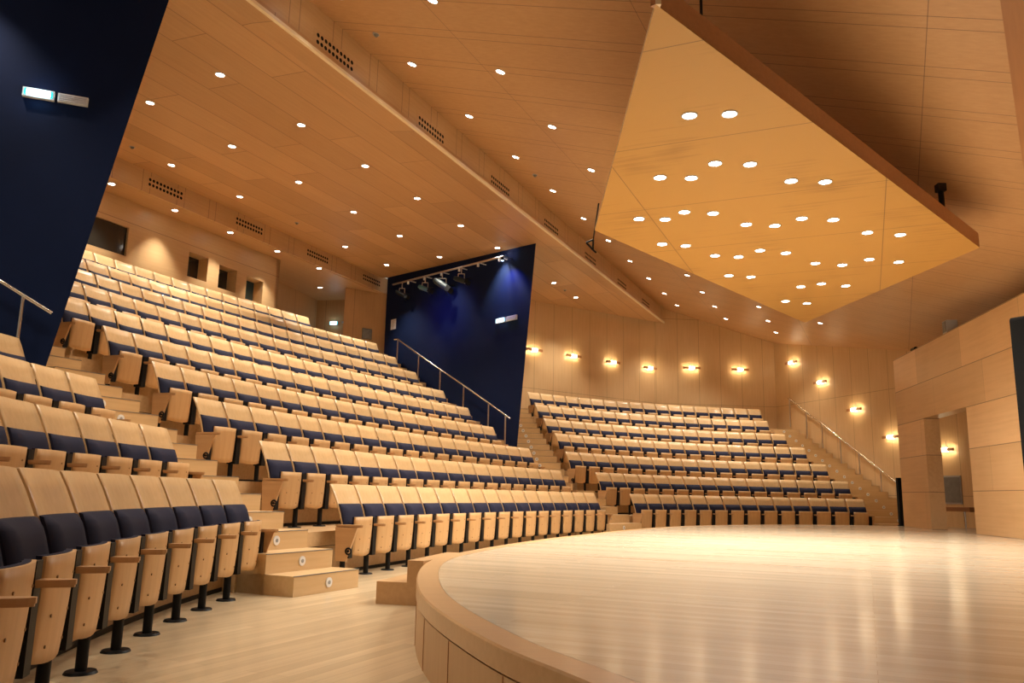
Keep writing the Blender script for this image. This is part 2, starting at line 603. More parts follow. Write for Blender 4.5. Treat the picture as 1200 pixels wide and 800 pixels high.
def zup(x, y): return 7.23 - .315 * (1 - unhall((x, y))[0])


LE, EE = Vector((-8.262, -1.94, 6.6)), Vector((5.136, 26.87, 6.67))
P1, P2, P4 = Vector((.522, 18.587, 6.766)), Vector((-3.72, 23.359, 7.13)), Vector((.538, 23.666, 6.59))
TIP = Vector((.169, 18.984, 1.982))
P2L = Vector((-12.973, 2.869, 7.13))


def wall(name, a, b, za, zb, mat, thick=.15, side=1, z0=0.):
    a, b = Vector(a), Vector(b)
    d = (b - a).normalized()
    nn = Vector((-d.y, d.x)) * thick * side
    m = MB()
    vs = [(*a, z0), (*b, z0), (*b, zb), (*a, za)]
    vs += [(*(a + nn), z0), (*(b + nn), z0), (*(b + nn), zb), (*(a + nn), za)]
    m.add(vs, [(0, 1, 2, 3), (7, 6, 5, 4), (0, 4, 5, 1), (1, 5, 6, 2), (2, 6, 7, 3), (3, 7, 4, 0)])
    return struct(name, m, mat, frame((*a, 0), math.atan2(d.y, d.x)))


w1a = C1 - W1D * 8.2
wall('wall_rear_right', w1a, C1, 6.57, 6.78, M_wallv)
wall('wall_rear_far', C1, C2, zup(*C1) + .1, zup(*C2) + .03, M_wallv)
wall('wall_side_right', C2, C3, zup(*C2) + .03, zup(*C3) + .03, M_wallv)

# right aisle along that wall
def s_to_wall(d):
    for i in range(400):
        s = 7.0 + i * .01
        p, _ = arc(R_ARC, s, d)
        if (p - C2).x * W3D.y - (p - C2).y * W3D.x > -.02: pass
        side = W3D.x * (p.y - C2.y) - W3D.y * (p.x - C2.x)
        if side > -.015: return s
    return 11


SRR = [(-1, 7.41), (0, 7.41), (.9, 7.53), (1.83, 7.44), (2.74, 7.33), (3.66, 7.23), (4.57, 7.16), (7, 7.0)]
mb = MB()
for k in range(1, 20):
    d0 = -.5 + (k - 1) * GO
    s0 = lerp(SRR, d0) + .12
    s1 = min(s_to_wall(d0), s_to_wall(d0 + GO)) - .01
    if s1 - s0 < .25: s0 = s1 - .3
    sector(mb, R_ARC, s0, s1, d0, d0 + GO + (.02 if k < 19 else .25), RISE * (k - 1) - .3 if k > 2 else -.02, RISE * k, 2)
    p, th = arc(R_ARC, (s0 + s1) / 2, d0)
    step_lights.append(((*p, RISE * (k - .5)), Vector((math.sin(th), -math.cos(th))), 'white disc light on the %s riser of the stairs along the right side wall' % ORD[k]))
struct('floor_stairs_right', mb, M_step)
for a in step_lights: step_light(*a)

# ---- ceilings
LN = Vector((-math.sin(A_LIP), math.cos(A_LIP)))
LDv = Vector((math.cos(A_LIP), math.sin(A_LIP)))
mb = MB()
vs = [LE, EE, P1, P4, P2, P2L]
up_ = Vector((*AN, 0)) * .6
mb.add(vs + [p + Vector((0, 0, .12)) for p in vs], [(0, 1, 2), (1, 3, 2), (2, 3, 4), (8, 10, 9), (0, 2, 4), (0, 4, 5), (8, 7, 6), (8, 9, 7), (10, 8, 6), (11, 10, 6), (0, 6, 7, 1), (5, 11, 6, 0), (4, 10, 11, 5), (3, 4, 10, 9), (1, 7, 9, 3)])
a_, b_ = P2 + up_ * 1.2, P2L + up_
mb.add([P2L, P2, a_, b_] + [p + Vector((0, 0, .12)) for p in (P2L, P2, a_, b_)], [(0, 1, 2, 3), (7, 6, 5, 4), (1, 5, 6, 2), (2, 6, 7, 3), (3, 7, 4, 0)])
struct('ceiling', mb, M_ceil, frame((LE.x, LE.y, 0), A_LIP))
# lip nose and front fascia
a, b = LE.copy(), EE.copy()
mb = MB()
q = Vector((*LN, 0))
vs = [a - q * .03 + Vector((0, 0, -.004)), b - q * .03 + Vector((0, 0, -.004)), b - q * .03 + Vector((0, 0, .045)), a - q * .03 + Vector((0, 0, .045)),
      a + q * .10 + Vector((0, 0, .05)), b + q * .10 + Vector((0, 0, .05)), b + q * .02 + Vector((0, 0, -.004)), a + q * .02 + Vector((0, 0, -.004))]
mb.add(vs, [(0, 1, 2, 3), (3, 2, 5, 4), (0, 7, 6, 1)])
struct('trim_ceiling_lip', mb, M_litedge, frame((a.x, a.y, 0), A_LIP))
mb = MB()
fa, fb = a.xy + LN * .07, b.xy + LN * .07
ztop = lambda p: zup(p.x, p.y) + .04
mb.add([(*fa, 6.612), (*fb, 6.682), (*fb, ztop(fb)), (*fa, ztop(fa)), (*(fa + LN * .1), 6.75), (*(fb + LN * .1), 6.75), (*(fb + LN * .1), ztop(fb)), (*(fa + LN * .1), ztop(fa))],
       [(0, 1, 2, 3), (7, 6, 5, 4), (2, 6, 7, 3), (0, 4, 5, 1)])
struct('wall_ceiling_step', mb, M_fascia, frame((*fa, 0), A_LIP))
# high ceiling above the stage
poly = [fa, fb, Vector((5.3, 27.05)), C2 + Vector((.02, .06)), C3 + Vector((.1, 0)), Vector((11.5, 3)), Vector((6, -7)), Vector((-3, -12))]
mb = MB()
nP = len(poly)
mb.add([(p.x, p.y, zup(p.x, p.y)) for p in poly] + [(p.x, p.y, zup(p.x, p.y) + .12) for p in poly],
       [tuple(range(nP)), tuple(range(nP, 2 * nP))[::-1]] + [(i, nP + i, nP + (i + 1) % nP, (i + 1) % nP) for i in range(nP)])
struct('ceiling_stage', mb, M_ceilu, frame((*fa, 0), A_LIP))
# downstand at the upper right
f0, f1 = Vector((2.9, 4.42)), Vector((5.95, 8.9))
dd = (f1 - f0).normalized(); nn = Vector((dd.y, -dd.x))
mb = MB()
mb.prism([tuple(f0), tuple(f1), tuple(f1 + nn * .9), tuple(f0 + nn * .9)], 4.05, lambda x, y: zup(x, y) + .02)
struct('trim_ceiling_beam', mb, M_canedge, frame((*f0, 0), math.atan2(dd.y, dd.x)))

# rear ceiling step with vents and low rear ceiling
A_AT = math.atan2(AT.y, AT.x)
ra, rb = hall(7.88, -13), hall(7.80, 9.7)
mb = MB()
rd = (rb - ra).normalized(); rn = Vector((-rd.y, rd.x))
mb.add([(*ra, 6.66), (*rb, 6.70), (*rb, 7.17), (*ra, 7.17), (*(ra + rn * .1), 6.66), (*(rb + rn * .1), 6.70), (*(rb + rn * .1), 7.17), (*(ra + rn * .1), 7.17)],
       [(0, 1, 2, 3), (7, 6, 5, 4), (2, 6, 7, 3), (0, 4, 5, 1), (1, 5, 6, 2), (0, 3, 7, 4)])
struct('wall_ceiling_step_rear', mb, M_fascia, frame((*ra, 0), math.atan2(rd.y, rd.x)))
mb = MB()
pl = [ra + rn * .06, rb + rn * .06, hall(10.2, 10.0), hall(12.0, 9.5), hall(12.0, -13)]
mb.prism([tuple(p) for p in pl], 6.68, 6.8)
struct('ceiling_rear', mb, M_ceill, frame((*ra, 0), A_AT))

# ---- booth wall with four openings
BA = Vector((-9.307, 13.161)); BD = Vector((.424, .906)); BN = Vector((-.906, .424))
x_holes = [(2.2, 3.19, 5.50, 6.11), (4.8, 5.37, 5.50, 6.06), (5.72, 6.29, 5.46, 6.01), (6.62, 7.2, 5.40, 5.96)]


def holed(m, org, d, nrm, x0, x1, z0, z1, holes, th):
    xs = sorted({x0, x1, *[h[0] for h in holes], *[h[1] for h in holes]})
    zs = sorted({z0, z1, *[h[2] for h in holes], *[h[3] for h in holes]})
    inh = lambda x, z: any(h[0] < x < h[1] and h[2] < z < h[3] for h in holes)
    P = lambda x, y, z: (*(org + d * x + nrm * y), z)
    for i in range(len(xs) - 1):
        for j in range(len(zs) - 1):
            a, b, c, e = xs[i], xs[i + 1], zs[j], zs[j + 1]
            if inh((a + b) / 2, (c + e) / 2): continue
            m.add([P(a, 0, c), P(b, 0, c), P(b, 0, e), P(a, 0, e)], [(0, 1, 2, 3)])
            m.add([P(a, th, c), P(b, th, c), P(b, th, e), P(a, th, e)], [(3, 2, 1, 0)])
    for a, b, c, e in holes + [(x0, x1, z0, z1)]:
        m.add([P(a, 0, c), P(b, 0, c), P(b, 0, e), P(a, 0, e), P(a, th, c), P(b, th, c), P(b, th, e), P(a, th, e)], [(0, 4, 5, 1), (1, 5, 6, 2), (2, 6, 7, 3), (3, 7, 4, 0)])


mb = MB()
holed(mb, BA, BD, BN, -4, 7.76, 4.2, 6.68, x_holes, .32)
struct('wall_booth', mb, M_booth, frame((*BA, 4.35), math.atan2(BD.y, BD.x)))
for i, (a, b, c, e) in enumerate(x_holes):
    mb = MB()
    off = .06 if i == 0 else .30
    P = lambda x, y, z: (*(BA + BD * x + BN * y), z)
    mb.add([P(a, off, c), P(b, off, c), P(b, off, e), P(a, off, e), P(a, off + .02, c), P(b, off + .02, c), P(b, off + .02, e), P(a, off + .02, e)],
           [(0, 1, 2, 3), (7, 6, 5, 4), (0, 4, 5, 1), (1, 5, 6, 2), (2, 6, 7, 3), (3, 7, 4, 0)])
    struct('window_%d' % (i + 1), mb, M_paneb if i == 3 else M_pane)
# booth return, recess walls, projecting box
bc = BA + BD * 7.76
wall('wall_booth_return', bc, bc + BN * 3.0, 6.68, 6.68, M_wallp, .12, 1, 4.2)
r0, r1, r2 = hall(9.6, 4.6), hall(10.264, 8.69), hall(9.2, 8.95)
wall('wall_recess_left', r0, r1, 6.69, 6.69, M_wallp, .12, 1, 4.2)
wall('wall_recess_rear', r1, hall(9.0, 8.98), 6.69, 6.69, M_wallp, .12, 1, 4.2)
bx0, bx1 = Vector((-4.878, 22.927)), Vector((-3.62, 23.726))
mb = MB()
bd = (bx1 - bx0).normalized(); bnn = Vector((-bd.y, bd.x))
mb.prism([tuple(bx0), tuple(bx1), tuple(bx1 + Vector((-.27, 1.5))), tuple(bx0 + Vector((-.27, 1.5)))], 3.6, 6.70)
struct('wall_box_rear', mb, M_wallp, frame((*bx0, 0), math.atan2(bd.y, bd.x)))

# ---- the two blue wedge walls
def wedge(name, tip_lo, tip_hi, ends, ztops):
    d = (Vector(tip_hi) - Vector(tip_lo)) / (tip_hi[2] - tip_lo[2])
    b = Vector(tip_lo) - d * tip_lo[2]
    t = Vector(tip_lo) + d * (ztops[0] - tip_lo[2])
    vs = [b, (*ends[0], 0), (*ends[1], 0), t, (*ends[0], ztops[1]), (*ends[1], ztops[2])]
    m = MB()
    m.add(vs, [(0, 1, 4, 3), (1, 2, 5, 4), (2, 0, 3, 5), (0, 2, 1), (3, 4, 5)])
    return struct(name, m, M_blue)


wedge('wall_blue_right', TIP, P1, [(-3.74, 23.38), (-.32, 22.4)], [6.775, 7.14, 6.45])
TL, TL2 = Vector((-4.983, 8.607, 2.145)), Vector((-4.239, 8.895, 6.655))
le = TL.xy + Vector((-.934, -.358)) * 7.0
ce = Vector((-4.70, 8.72)) + Vector((-.904, .427)) * 7.2
wedge('wall_blue_left', TL, TL2, [tuple(le), tuple(ce)], [6.72, 6.74, 7.13])

# ---- stage side wall with a doorway
B0 = Vector((8.813, 18.454)); SWD = -Vector((math.cos(math.radians(81.6)), math.sin(math.radians(81.6)))); SWN = Vector((.989, -.146))
mb = MB()
holed(mb, B0, SWD, SWN, 0, 12.5, HS - .03, 4.085, [(1.695, 3.875, HS - .03, 2.59)], .30)
struct('wall_stage', mb, M_block, frame((*B0, HS - .747 * 0), math.atan2(SWD.y, SWD.x)))

# ------------------------------------------------------------------ seats
SW = .50
prof_tab = [(.36, .03), (.40, .035), (.52, .055), (.66, .095), (.80, .15), (.93, .215)]


def py(z): return lerp(prof_tab, z)


def seat_meshes():
    R = {}
    # backrest shell
    def bf(u, v, o=0.):
        z = .40 + .53 * v
        w = .225 + .014 * v
        x = (2 * u - 1) * w
        e = abs(2 * u - 1)
        zz = z - (.006 * e ** 6 if v > .95 else 0)
        return Vector((x, py(z) - .022 * e * e + o, zz))
    m = MB(); m.shell(lambda u, v: bf(u, v), lambda u, v: bf(u, v, .013), 8, 6); R['backrest'] = m.mesh('backrest', M_seat)
    # navy back pad
    def pf(u, v):
        x = (2 * u - 1) * .218
        z = .43 + .295 * v
        e = max(abs(2 * u - 1) ** 6, abs(2 * v - 1) ** 6)
        return Vector((x, py(z) - .022 * (2 * u - 1) ** 2 - .062 + .045 * e, z))
    def pb(u, v):
        x = (2 * u - 1) * .221
        z = .425 + .305 * v
        return Vector((x, py(z) - .022 * (2 * u - 1) ** 2 - .002, z))
    m = MB(); m.shell(pf, pb, 8, 8); R['back_pad'] = m.mesh('back_pad', M_navy)
    # folded seat: curved plywood outside, upholstered inside
    def sf(u, v, o=0.):
        e = 2 * u - 1
        z0 = .205 + .022 * e * e
        z = z0 + (.60 - z0) * v
        y = -.116 + .030 * e * e + .022 * (1 - v) - .004 * math.sin(PI * v)
        return Vector((e * .187, y + o, z))
    m = MB(); m.shell(lambda u, v: sf(u, v), lambda u, v: sf(u, v, .014), 8, 8); R['seat_shell'] = m.mesh('seat_shell', M_shell)
    def cf(u, v):
        p = sf(u, .12 + .88 * v, .016); p.z += .002 * v; p.x *= .985; return p
    def cb(u, v):
        p = sf(u, .12 + .88 * v, .016)
        e = max(abs(2 * u - 1) ** 5, abs(2 * v - 1) ** 5)
        return Vector((p.x * .97, min(p.y + .052 - .030 * e, .03), p.z + .003 * v))
    m = MB(); m.shell(cf, cb, 8, 6); R['seat_pad'] = m.mesh('seat_pad', M_navy)
    m = MB(); m.shell(lambda u, v: sf(u, v), lambda u, v: sf(u, v, .014), 8, 8); m.cur = 1
    for x in (-.10, .10):
        for z in (.27, .38, .52):
            p = sf((x / .187 + 1) / 2, (z - .21) / .39)
            m.cyl((x, p.y - .003, z), (x, p.y + .004, z), .0065, 6)
    R['seat_shell_near'] = m.mesh('seat_shell', [M_shell, M_screw])
    # armrest paddle
    m = MB()
    out = [(-.024, .06), (.024, .06), (.029, -.08), (.031, -.15), (.028, -.19), (.020, -.22), (.008, -.236), (-.008, -.236), (-.020, -.22), (-.028, -.19), (-.031, -.15), (-.029, -.08)]
    m.prism([(x * .8, y * .985 + .025) for x, y in out], .500, .510)
    m.prism([(x, y + .025) for x, y in out], .509, .527)
    R['armrest'] = m.mesh('armrest', M_arm)
    m = MB()
    m.cyl((0, 0, .0), (0, 0, .30), .027, 12)
    m.prism([(-.036, -.085), (.036, -.085), (.036, .03), (-.036, .03)], .20, .50)
    R['pedestal_end'] = m.mesh('pedestal', M_black)
    m.prism([(-.034, -.085), (.034, -.085), (.034, -.03), (-.034, -.03)], .50, .592)
    R['pedestal'] = m.mesh('pedestal', M_black)
    m = MB(); m.cyl((0, 0, 0), (0, 0, .012), .075, 18, .068); R['base_plate'] = m.mesh('base_plate', M_black)
    m = MB()
    vs = [(-.17, .50), (.075, .50), (.055, .17), (-.06, .17)]
    m.add([(-.013, y, z) for y, z in vs] + [(.013, y, z) for y, z in vs], [(0, 1, 2, 3), (7, 6, 5, 4), (0, 4, 5, 1), (1, 5, 6, 2), (2, 6, 7, 3), (3, 7, 4, 0)])
    R['side_panel'] = m.mesh('side_panel', M_arm)
    m = MB(); m.torus((0, -.085, .27), .030, .009, (1, 0, 0)); m.cyl((-.012, -.085, .27), (.012, -.085, .27), .012, 8); R['pivot_ring'] = m.mesh('pivot_ring', M_black)
    return R


SM = seat_meshes()
BLK = {'C': (C_ARC, ZC, ROWS_C, 'middle block'), 'R': (R_ARC, ZR, ROWS_R, 'right block'), 'L': (L_ARC, ZL, ROWS_L, 'left block')}
ROWN = ['front'] + [ORD[i] for i in range(2, 12)]


def support(parent, x, base, end=False):
    L = Matrix.Translation((x, 0, 0))
    put('armrest', SM['armrest'], parent, L)
    p = put('pedestal', SM['pedestal_end' if end else 'pedestal'], parent, L)
    if base: put('base_plate', SM['base_plate'], p)


for key, (q, Z, rows, bname) in BLK.items():
    for k, (sa, sb, cnt) in enumerate(rows):
        d = PITCH_D * k
        for i in range(cnt):
            s = sa + (sb - sa) * (i + .5) / cnt
            p, th = arc(q, s, d)
            half = (sb - sa) / cnt / 2 * (q[1] + d) / q[1]
            j = cnt - i if key != 'R' else i + 1
            end = {'C': 'right end', 'R': 'left end', 'L': 'right end'}[key]
            lab = 'plywood tip-up seat, %s from %s of %s row, %s' % (ORD[j], end, ROWN[k], bname)
            t = root('theatre_seat', frame((*p, Z[k]), th) @ Matrix.Diagonal((half / .25, 1, 1, 1)), lab, 'seat', 'tip-up seats in the %s' % bname)
            b = put('backrest', SM['backrest'], t)
            put('back_pad', SM['back_pad'], b)
            near = (key == 'L') or (key == 'C' and k < 2)
            c = put('seat_shell', SM['seat_shell_near' if near else 'seat_shell'], t)
            put('seat_pad', SM['seat_pad'], c)
            support(t, -.25, k < 3 and key != 'R', i == 0)
            if i == cnt - 1:
                support(t, .25, False, True)
            if (i == 0 and key != 'L') or (i == cnt - 1):
                x = -.25 if i == 0 else .25
                L = Matrix.Translation((x + (-.034 if i == 0 else .034), 0, 0))
                sp = put('side_panel', SM['side_panel'], t, L)
                put('pivot_ring', SM['pivot_ring'], sp, Matrix.Translation((-.016 if i == 0 else .016, 0, 0)))

# ------------------------------------------------------------------ canopy
HC = 4.2
cc = [Vector((.941, 5.06)), Vector((6.17, 10.302)), Vector((5.585, 15.136)), Vector((1.03, 9.929))]
t = root('acoustic_canopy', frame((3.4, 9.9, HC), A_U - PI / 2), 'large golden four-cornered wooden panel hanging over the stage', 'ceiling panel')
mb = MB(); mb.prism([tuple(p) for p in cc], HC, HC + .02); world('panel', mb, M_canopy, MW[t] @ Matrix.Identity(4), t)
mb = MB()
for i, (a, b) in enumerate(zip(cc, cc[1:] + cc[:1])):
    d = (b - a).normalized(); w = Vector((-d.y, d.x)) * .04
    mb = MB()
    mb.prism([tuple(a), tuple(b), tuple(b + w), tuple(a + w)], HC + .001, HC + (.20 if i < 2 else .035))
    world('edge_board', mb, M_litedge if i == 3 else M_canedge, None, t)  # left edge is pale to paint in its bright highlight
CAN = [(1.535, 6.698), (1.878, 6.65), (2.02, 7.73), (2.376, 7.733), (1.535, 8.127), (1.865, 8.121), (2.933, 8.146), (3.298, 8.15), (1.521, 9.441), (1.838, 9.437),
       (2.015, 9.168), (2.361, 9.192), (2.864, 9.563), (3.225, 9.588), (3.458, 9.306), (3.847, 9.328), (4.453, 9.774), (4.894, 9.83), (1.984, 10.42), (2.31, 10.474),
       (2.811, 10.893), (3.15, 10.931), (3.352, 10.614), (3.738, 10.706), (4.313, 11.164), (4.721, 11.221), (4.977, 10.924), (5.434, 11.017), (3.274, 11.911),
       (3.625, 11.957), (4.569, 12.473), (4.817, 12.267), (5.237, 12.365), (4.652, 13.447), (5.059, 13.567)]


def spot(name, p, target, energy, size, blend, col, parent=None, rad=.05):
    L = bpy.data.lights.new(name, 'SPOT')
    L.energy = energy; L.spot_size = math.radians(size); L.spot_blend = blend; L.color = col; L.shadow_soft_size = rad
    o = bpy.data.objects.new(name, L)
    COL.objects.link(o)
    q = (Vector(target) - Vector(p)).to_track_quat('-Z', 'Y')
    M = Matrix.Translation(Vector(p)) @ q.to_matrix().to_4x4()
    if parent:
        o.parent = parent
        o.matrix_local = MW[parent].inverted() @ M
    else:
        o.matrix_local = M
    return o


WARM = (1, .905, .76)
for x, y in CAN:
    L = MW[t].inverted() @ Matrix.Translation((x, y, HC))
    mb = MB(); mb.torus((0, 0, -.004), .066, .008, (0, 0, 1), 18, 6)
    e = put('downlight', mb.mesh('downlight', M_white), t, L)
    mb = MB(); mb.cyl((0, 0, -.006), (0, 0, -.001), .062, 18); put('lens', mb.mesh('lens', M_canlamp), e)
    spot('canopy_spot', (x, y, HC - .03), (x, y, 0), 98, 150, 1.0, (1, .95, .85), t)
# hangers of the canopy
mb = MB(); mb.cyl((5.41, 9.75, HC + .1), (5.41, 9.75, 4.80), .035, 10); mb.box((5.41, 9.75, 4.80), (.10, .10, .10))
mb.box((5.30, 9.72, 4.33), (.16, .05, .10))
world('hanger_arm', mb, M_black, None, t)
mb = MB(); mb.cyl((1.42, 5.72, HC + .1), (1.42, 5.72, 5.55), .012, 6); world('hanger_cable', mb, M_black, None, t)
mb = MB(); mb.cyl((5.2, 14.4, HC + .1), (5.2, 14.4, 5.55), .012, 6); world('hanger_cable', mb, M_black, None, t)
# hook by the ceiling step
t = root('ceiling_hook', frame((1.14, 11.2, 4.55)), 'black rod with a triangular hook hanging beside the panel corner', 'hook')
mb = MB(); mb.cyl((-.02, -.9, .15), (0, 0, -.06), .011, 6); part('rod', mb, M_black, t)
mb = MB(); mb.tube([(0, 0, -.06), (-.10, .02, -.10), (.0, .04, -.20), (0, 0, -.06)], .014, 6); mb.cyl((0, .04, -.20), (.05, .05, -.24), .014, 6); part('triangle', mb, M_black, t)

# ------------------------------------------------------------------ downlights in the ceilings
TRI = [(LE, EE, P1), (EE, P4, P1), (LE, P1, P2), (LE, P2, P2L)]


def zmain(x, y):
    for a, b, c in TRI:
        d = (b.y - c.y) * (a.x - c.x) + (c.x - b.x) * (a.y - c.y)
        u = ((b.y - c.y) * (x - c.x) + (c.x - b.x) * (y - c.y)) / d
        v = ((c.y - a.y) * (x - c.x) + (a.x - c.x) * (y - c.y)) / d
        if u > -.02 and v > -.02 and u + v < 1.02: return a.z * u + b.z * v + c.z * (1 - u - v)
    return 6.8


def NMAIN(x, y):
    e = .01
    z = zmain(x, y)
    return Vector((-(zmain(x + e, y) - z) / e, -(zmain(x, y + e) - z) / e, 1)).normalized()


def lamp(p, label, energy, size=88, group='recessed ceiling downlights', r=.066, lift=0., tilt=None):
    nrm_ = Vector((-.315 * AN.x, -.315 * AN.y, 1)).normalized() if abs(p[2] - zup(p[0], p[1])) < 1e-4 else NMAIN(p[0], p[1]) if p[2] > 6.5 and abs(p[2] - 6.68) > 1e-6 else None
    q = nrm_.to_track_quat('Z', 'Y').to_matrix().to_4x4() if nrm_ is not None else Matrix()
    t = root('downlight', Matrix.Translation((p[0], p[1], p[2] + lift)) @ q, label, 'light', group)
    m = MB(); m.torus((0, 0, -.006), r, .009, (0, 0, 1), 16, 6); part('rim', m, M_white, t)
    m = MB(); m.cyl((0, 0, -.010), (0, 0, .0), r - .005, 16); part('lens', m, M_lamp, t)
    spot('downlight_beam', (p[0], p[1], p[2] - .03 + lift), (p[0], p[1], 0) if tilt is None else tilt, energy, size, .7, WARM, t)


MAIN = [(-4.331, 10.897, 6.785), (-5.867, 12.057, 6.902), (-3.558, 12.516, 6.794), (-5.101, 13.682, 6.909), (-6.744, 14.995, 7.072), (-2.794, 14.201, 6.805),
        (-4.335, 15.367, 6.92), (-5.945, 16.651, 7.068), (-2.011, 15.857, 6.815), (-3.56, 17.098, 6.932), (-1.214, 17.559, 6.825), (-4.356, 20.12, 7.066),
        (-2.76, 18.755, 6.941), (-1.948, 20.487, 6.951), (-3.534, 21.779, 7.073), (-.406, 19.207, 6.833)]
cntr = {}
LOWROW = {3: 'front row nearest the ceiling step', 5: 'middle row', 7: 'back row near the rear vents'}
MAIN = [(p[0], p[1], zmain(p[0], p[1])) for p in MAIN]
for p in sorted(MAIN, key=lambda p: unhall(p)[1]):
    u = unhall(p)[0]
    r = 3 if u < 4 else 5 if u < 6 else 7
    cntr[r] = cntr.get(r, 0) + 1
    lamp(p, 'downlight over the middle seats, %s from left in the %s' % (ORD[cntr[r]], LOWROW[r]), 150 if abs(p[0] + 1.948) < .01 else 375)
lamp((-5.08, 9.08, zmain(-5.08, 9.08)), 'downlight over the middle seats hidden close behind the tall blue wall', 480)
lamp((1.13, 21.86, zmain(1.13, 21.86)), 'downlight just right of the blue wall top, nearer of two', 360)
lamp((1.87, 23.4, zmain(1.87, 23.4)), 'downlight just right of the blue wall top, farther of two', 360)
for i, p in enumerate([(-7.898, 15.051), (-7.253, 16.514), (-6.556, 17.958), (-5.87, 19.378), (-5.175, 20.868)]):
    lamp((*p, 6.68), 'downlight washing the control room wall, %s from the left' % ORD[i + 1], 210, 80, 'downlights along the control room wall')
lamp((-5.626, 22.94, 6.68), 'downlight in the low ceiling before the rear exit', 30, 100)
UP1 = [(-1.578, 11.14), (-.8, 12.755), (0, 14.324), (.784, 15.935), (1.566, 17.529), (2.308, 19.029), (3.085, 20.687), (3.856, 22.316), (4.61, 23.958), (5.292, 25.43)]
UP2 = [(-1.044, 8.865), (-.239, 10.456), (.57, 12.09), (1.364, 13.753), (4.511, 20.325), (5.289, 21.989), (6.037, 23.605), (6.784, 25.175)]
UP3 = [(6.756, 21.663), (7.538, 23.341), (8.279, 24.931)]
for i, p in enumerate(UP1): lamp((*p, zup(*p)), 'downlight in the row along the vented ceiling step, %s from the left' % ORD[i + 1], 250, 95)
for i, p in enumerate(UP2): lamp((*p, zup(*p)), 'downlight in the second row out from the vented step, %s from left' % ORD[i + 1], 250, 95)
for i, p in enumerate(UP3): lamp((*p, zup(*p)), 'downlight beyond the far tip of the hanging panel, %s going back' % ORD[i + 1], 220, 95)
for i in range(5):                            # the same rows run on past the picture's edge
    p = Vector(UP1[0]) - LDv * 1.79 * (i + 1); lamp((*p, zup(*p)), 'downlight in the row along the vented step, %s past the upper picture edge' % ORD[i + 1], 185, 95)
    p = Vector(UP2[0]) - LDv * 1.79 * (i + 1); lamp((*p, zup(*p)), 'downlight in the second row from the step, %s past the upper picture edge' % ORD[i + 1], 185, 95)
for i in range(3):
    p = Vector(MAIN[0][:2]) - LDv * 1.79 * (i + 2); lamp((*p, zmain(*p)), 'downlight over the left seats, %s beyond the tall blue wall' % ORD[i + 1], 230)
p = (8.31, 21.375); lamp((*p, zup(*p)), 'lone downlight just right of the hanging panel tip', 220, 95)

for p, lb in (((-5.139, 18.324, 7.064), 'small detector on the wooden ceiling near the rear vents, right one'), ((-7.145, 14.188, 7.075), 'small detector on the wooden ceiling beside the tall blue wall'),
              ((1.49, 22.6, zmain(1.49, 22.6)), 'small detector between the two downlights right of the blue wall'), ((-1.997, 10.405, 7.177), 'small detector above the first front ceiling vent'),
              ((.388, 15.153, 7.081), 'small detector above the third front ceiling vent')):
    t = root('smoke_detector', frame((p[0], p[1], p[2] - .01)), lb, 'detector', 'ceiling detectors')
    m = MB(); m.cyl((0, 0, 0), (0, 0, .02), .05, 14, .055); part('base', m, M_grey, t)
    m = MB(); m.cyl((0, 0, -.03), (0, 0, 0), .022, 10, .036); part('sensor_head', m, M_dgrey, t)

# ------------------------------------------------------------------ vents
def vent(p, d, nrm, length, label, group):
    a = math.atan2(d.y, d.x)
    t = root('ceiling_vent', frame(p, a), label, 'vent', group)
    # local X along the wall, -Y out of the wall
    m = MB(); m.box((0, -.0005, 0), (length + .10, .005, .24)); m.cur = 1
    n = 10
    for i in range(n):
        for z in (-.05, .05):
            x = (i - (n - 1) / 2) * length / n
            m.cyl((x, -.0045, z), (x, -.001, z), length / n * .36, 10)
    part('vent_panel', m, [M_fascia2, M_matt], t)


M_fascia2 = wood('vent panel', (.52, .315, .145, 1), (.62, .40, .20, 1), 'X', rough=.4)
VF = [(-2.503, 10.431), (-1.362, 12.844), (-.201, 15.301), (.962, 17.761), (2.119, 20.21), (3.293, 22.693), (4.38, 24.992)]
for i, p in enumerate(VF):
    v = Vector(p); s = (v - fa).dot((fb - fa).normalized())
    q = fa + (fb - fa).normalized() * s
    vent((*q, 6.915), (fb - fa).normalized(), LN, .86, 'dotted vent on the front ceiling step, %s from the left' % ORD[i + 1], 'vents along the front ceiling step')
VR = [(-7.266, 15.94), (-6.266, 18.239), (-5.226, 20.629), (-4.204, 22.979)]
for i, p in enumerate(VR):
    s = (Vector(p) - ra).dot(rd)
    q = ra + rd * s
    vent((*q, 6.92), rd, rn, .92, 'dotted vent on the rear ceiling step, %s from the left' % ORD[i + 1], 'vents along the rear ceiling step')

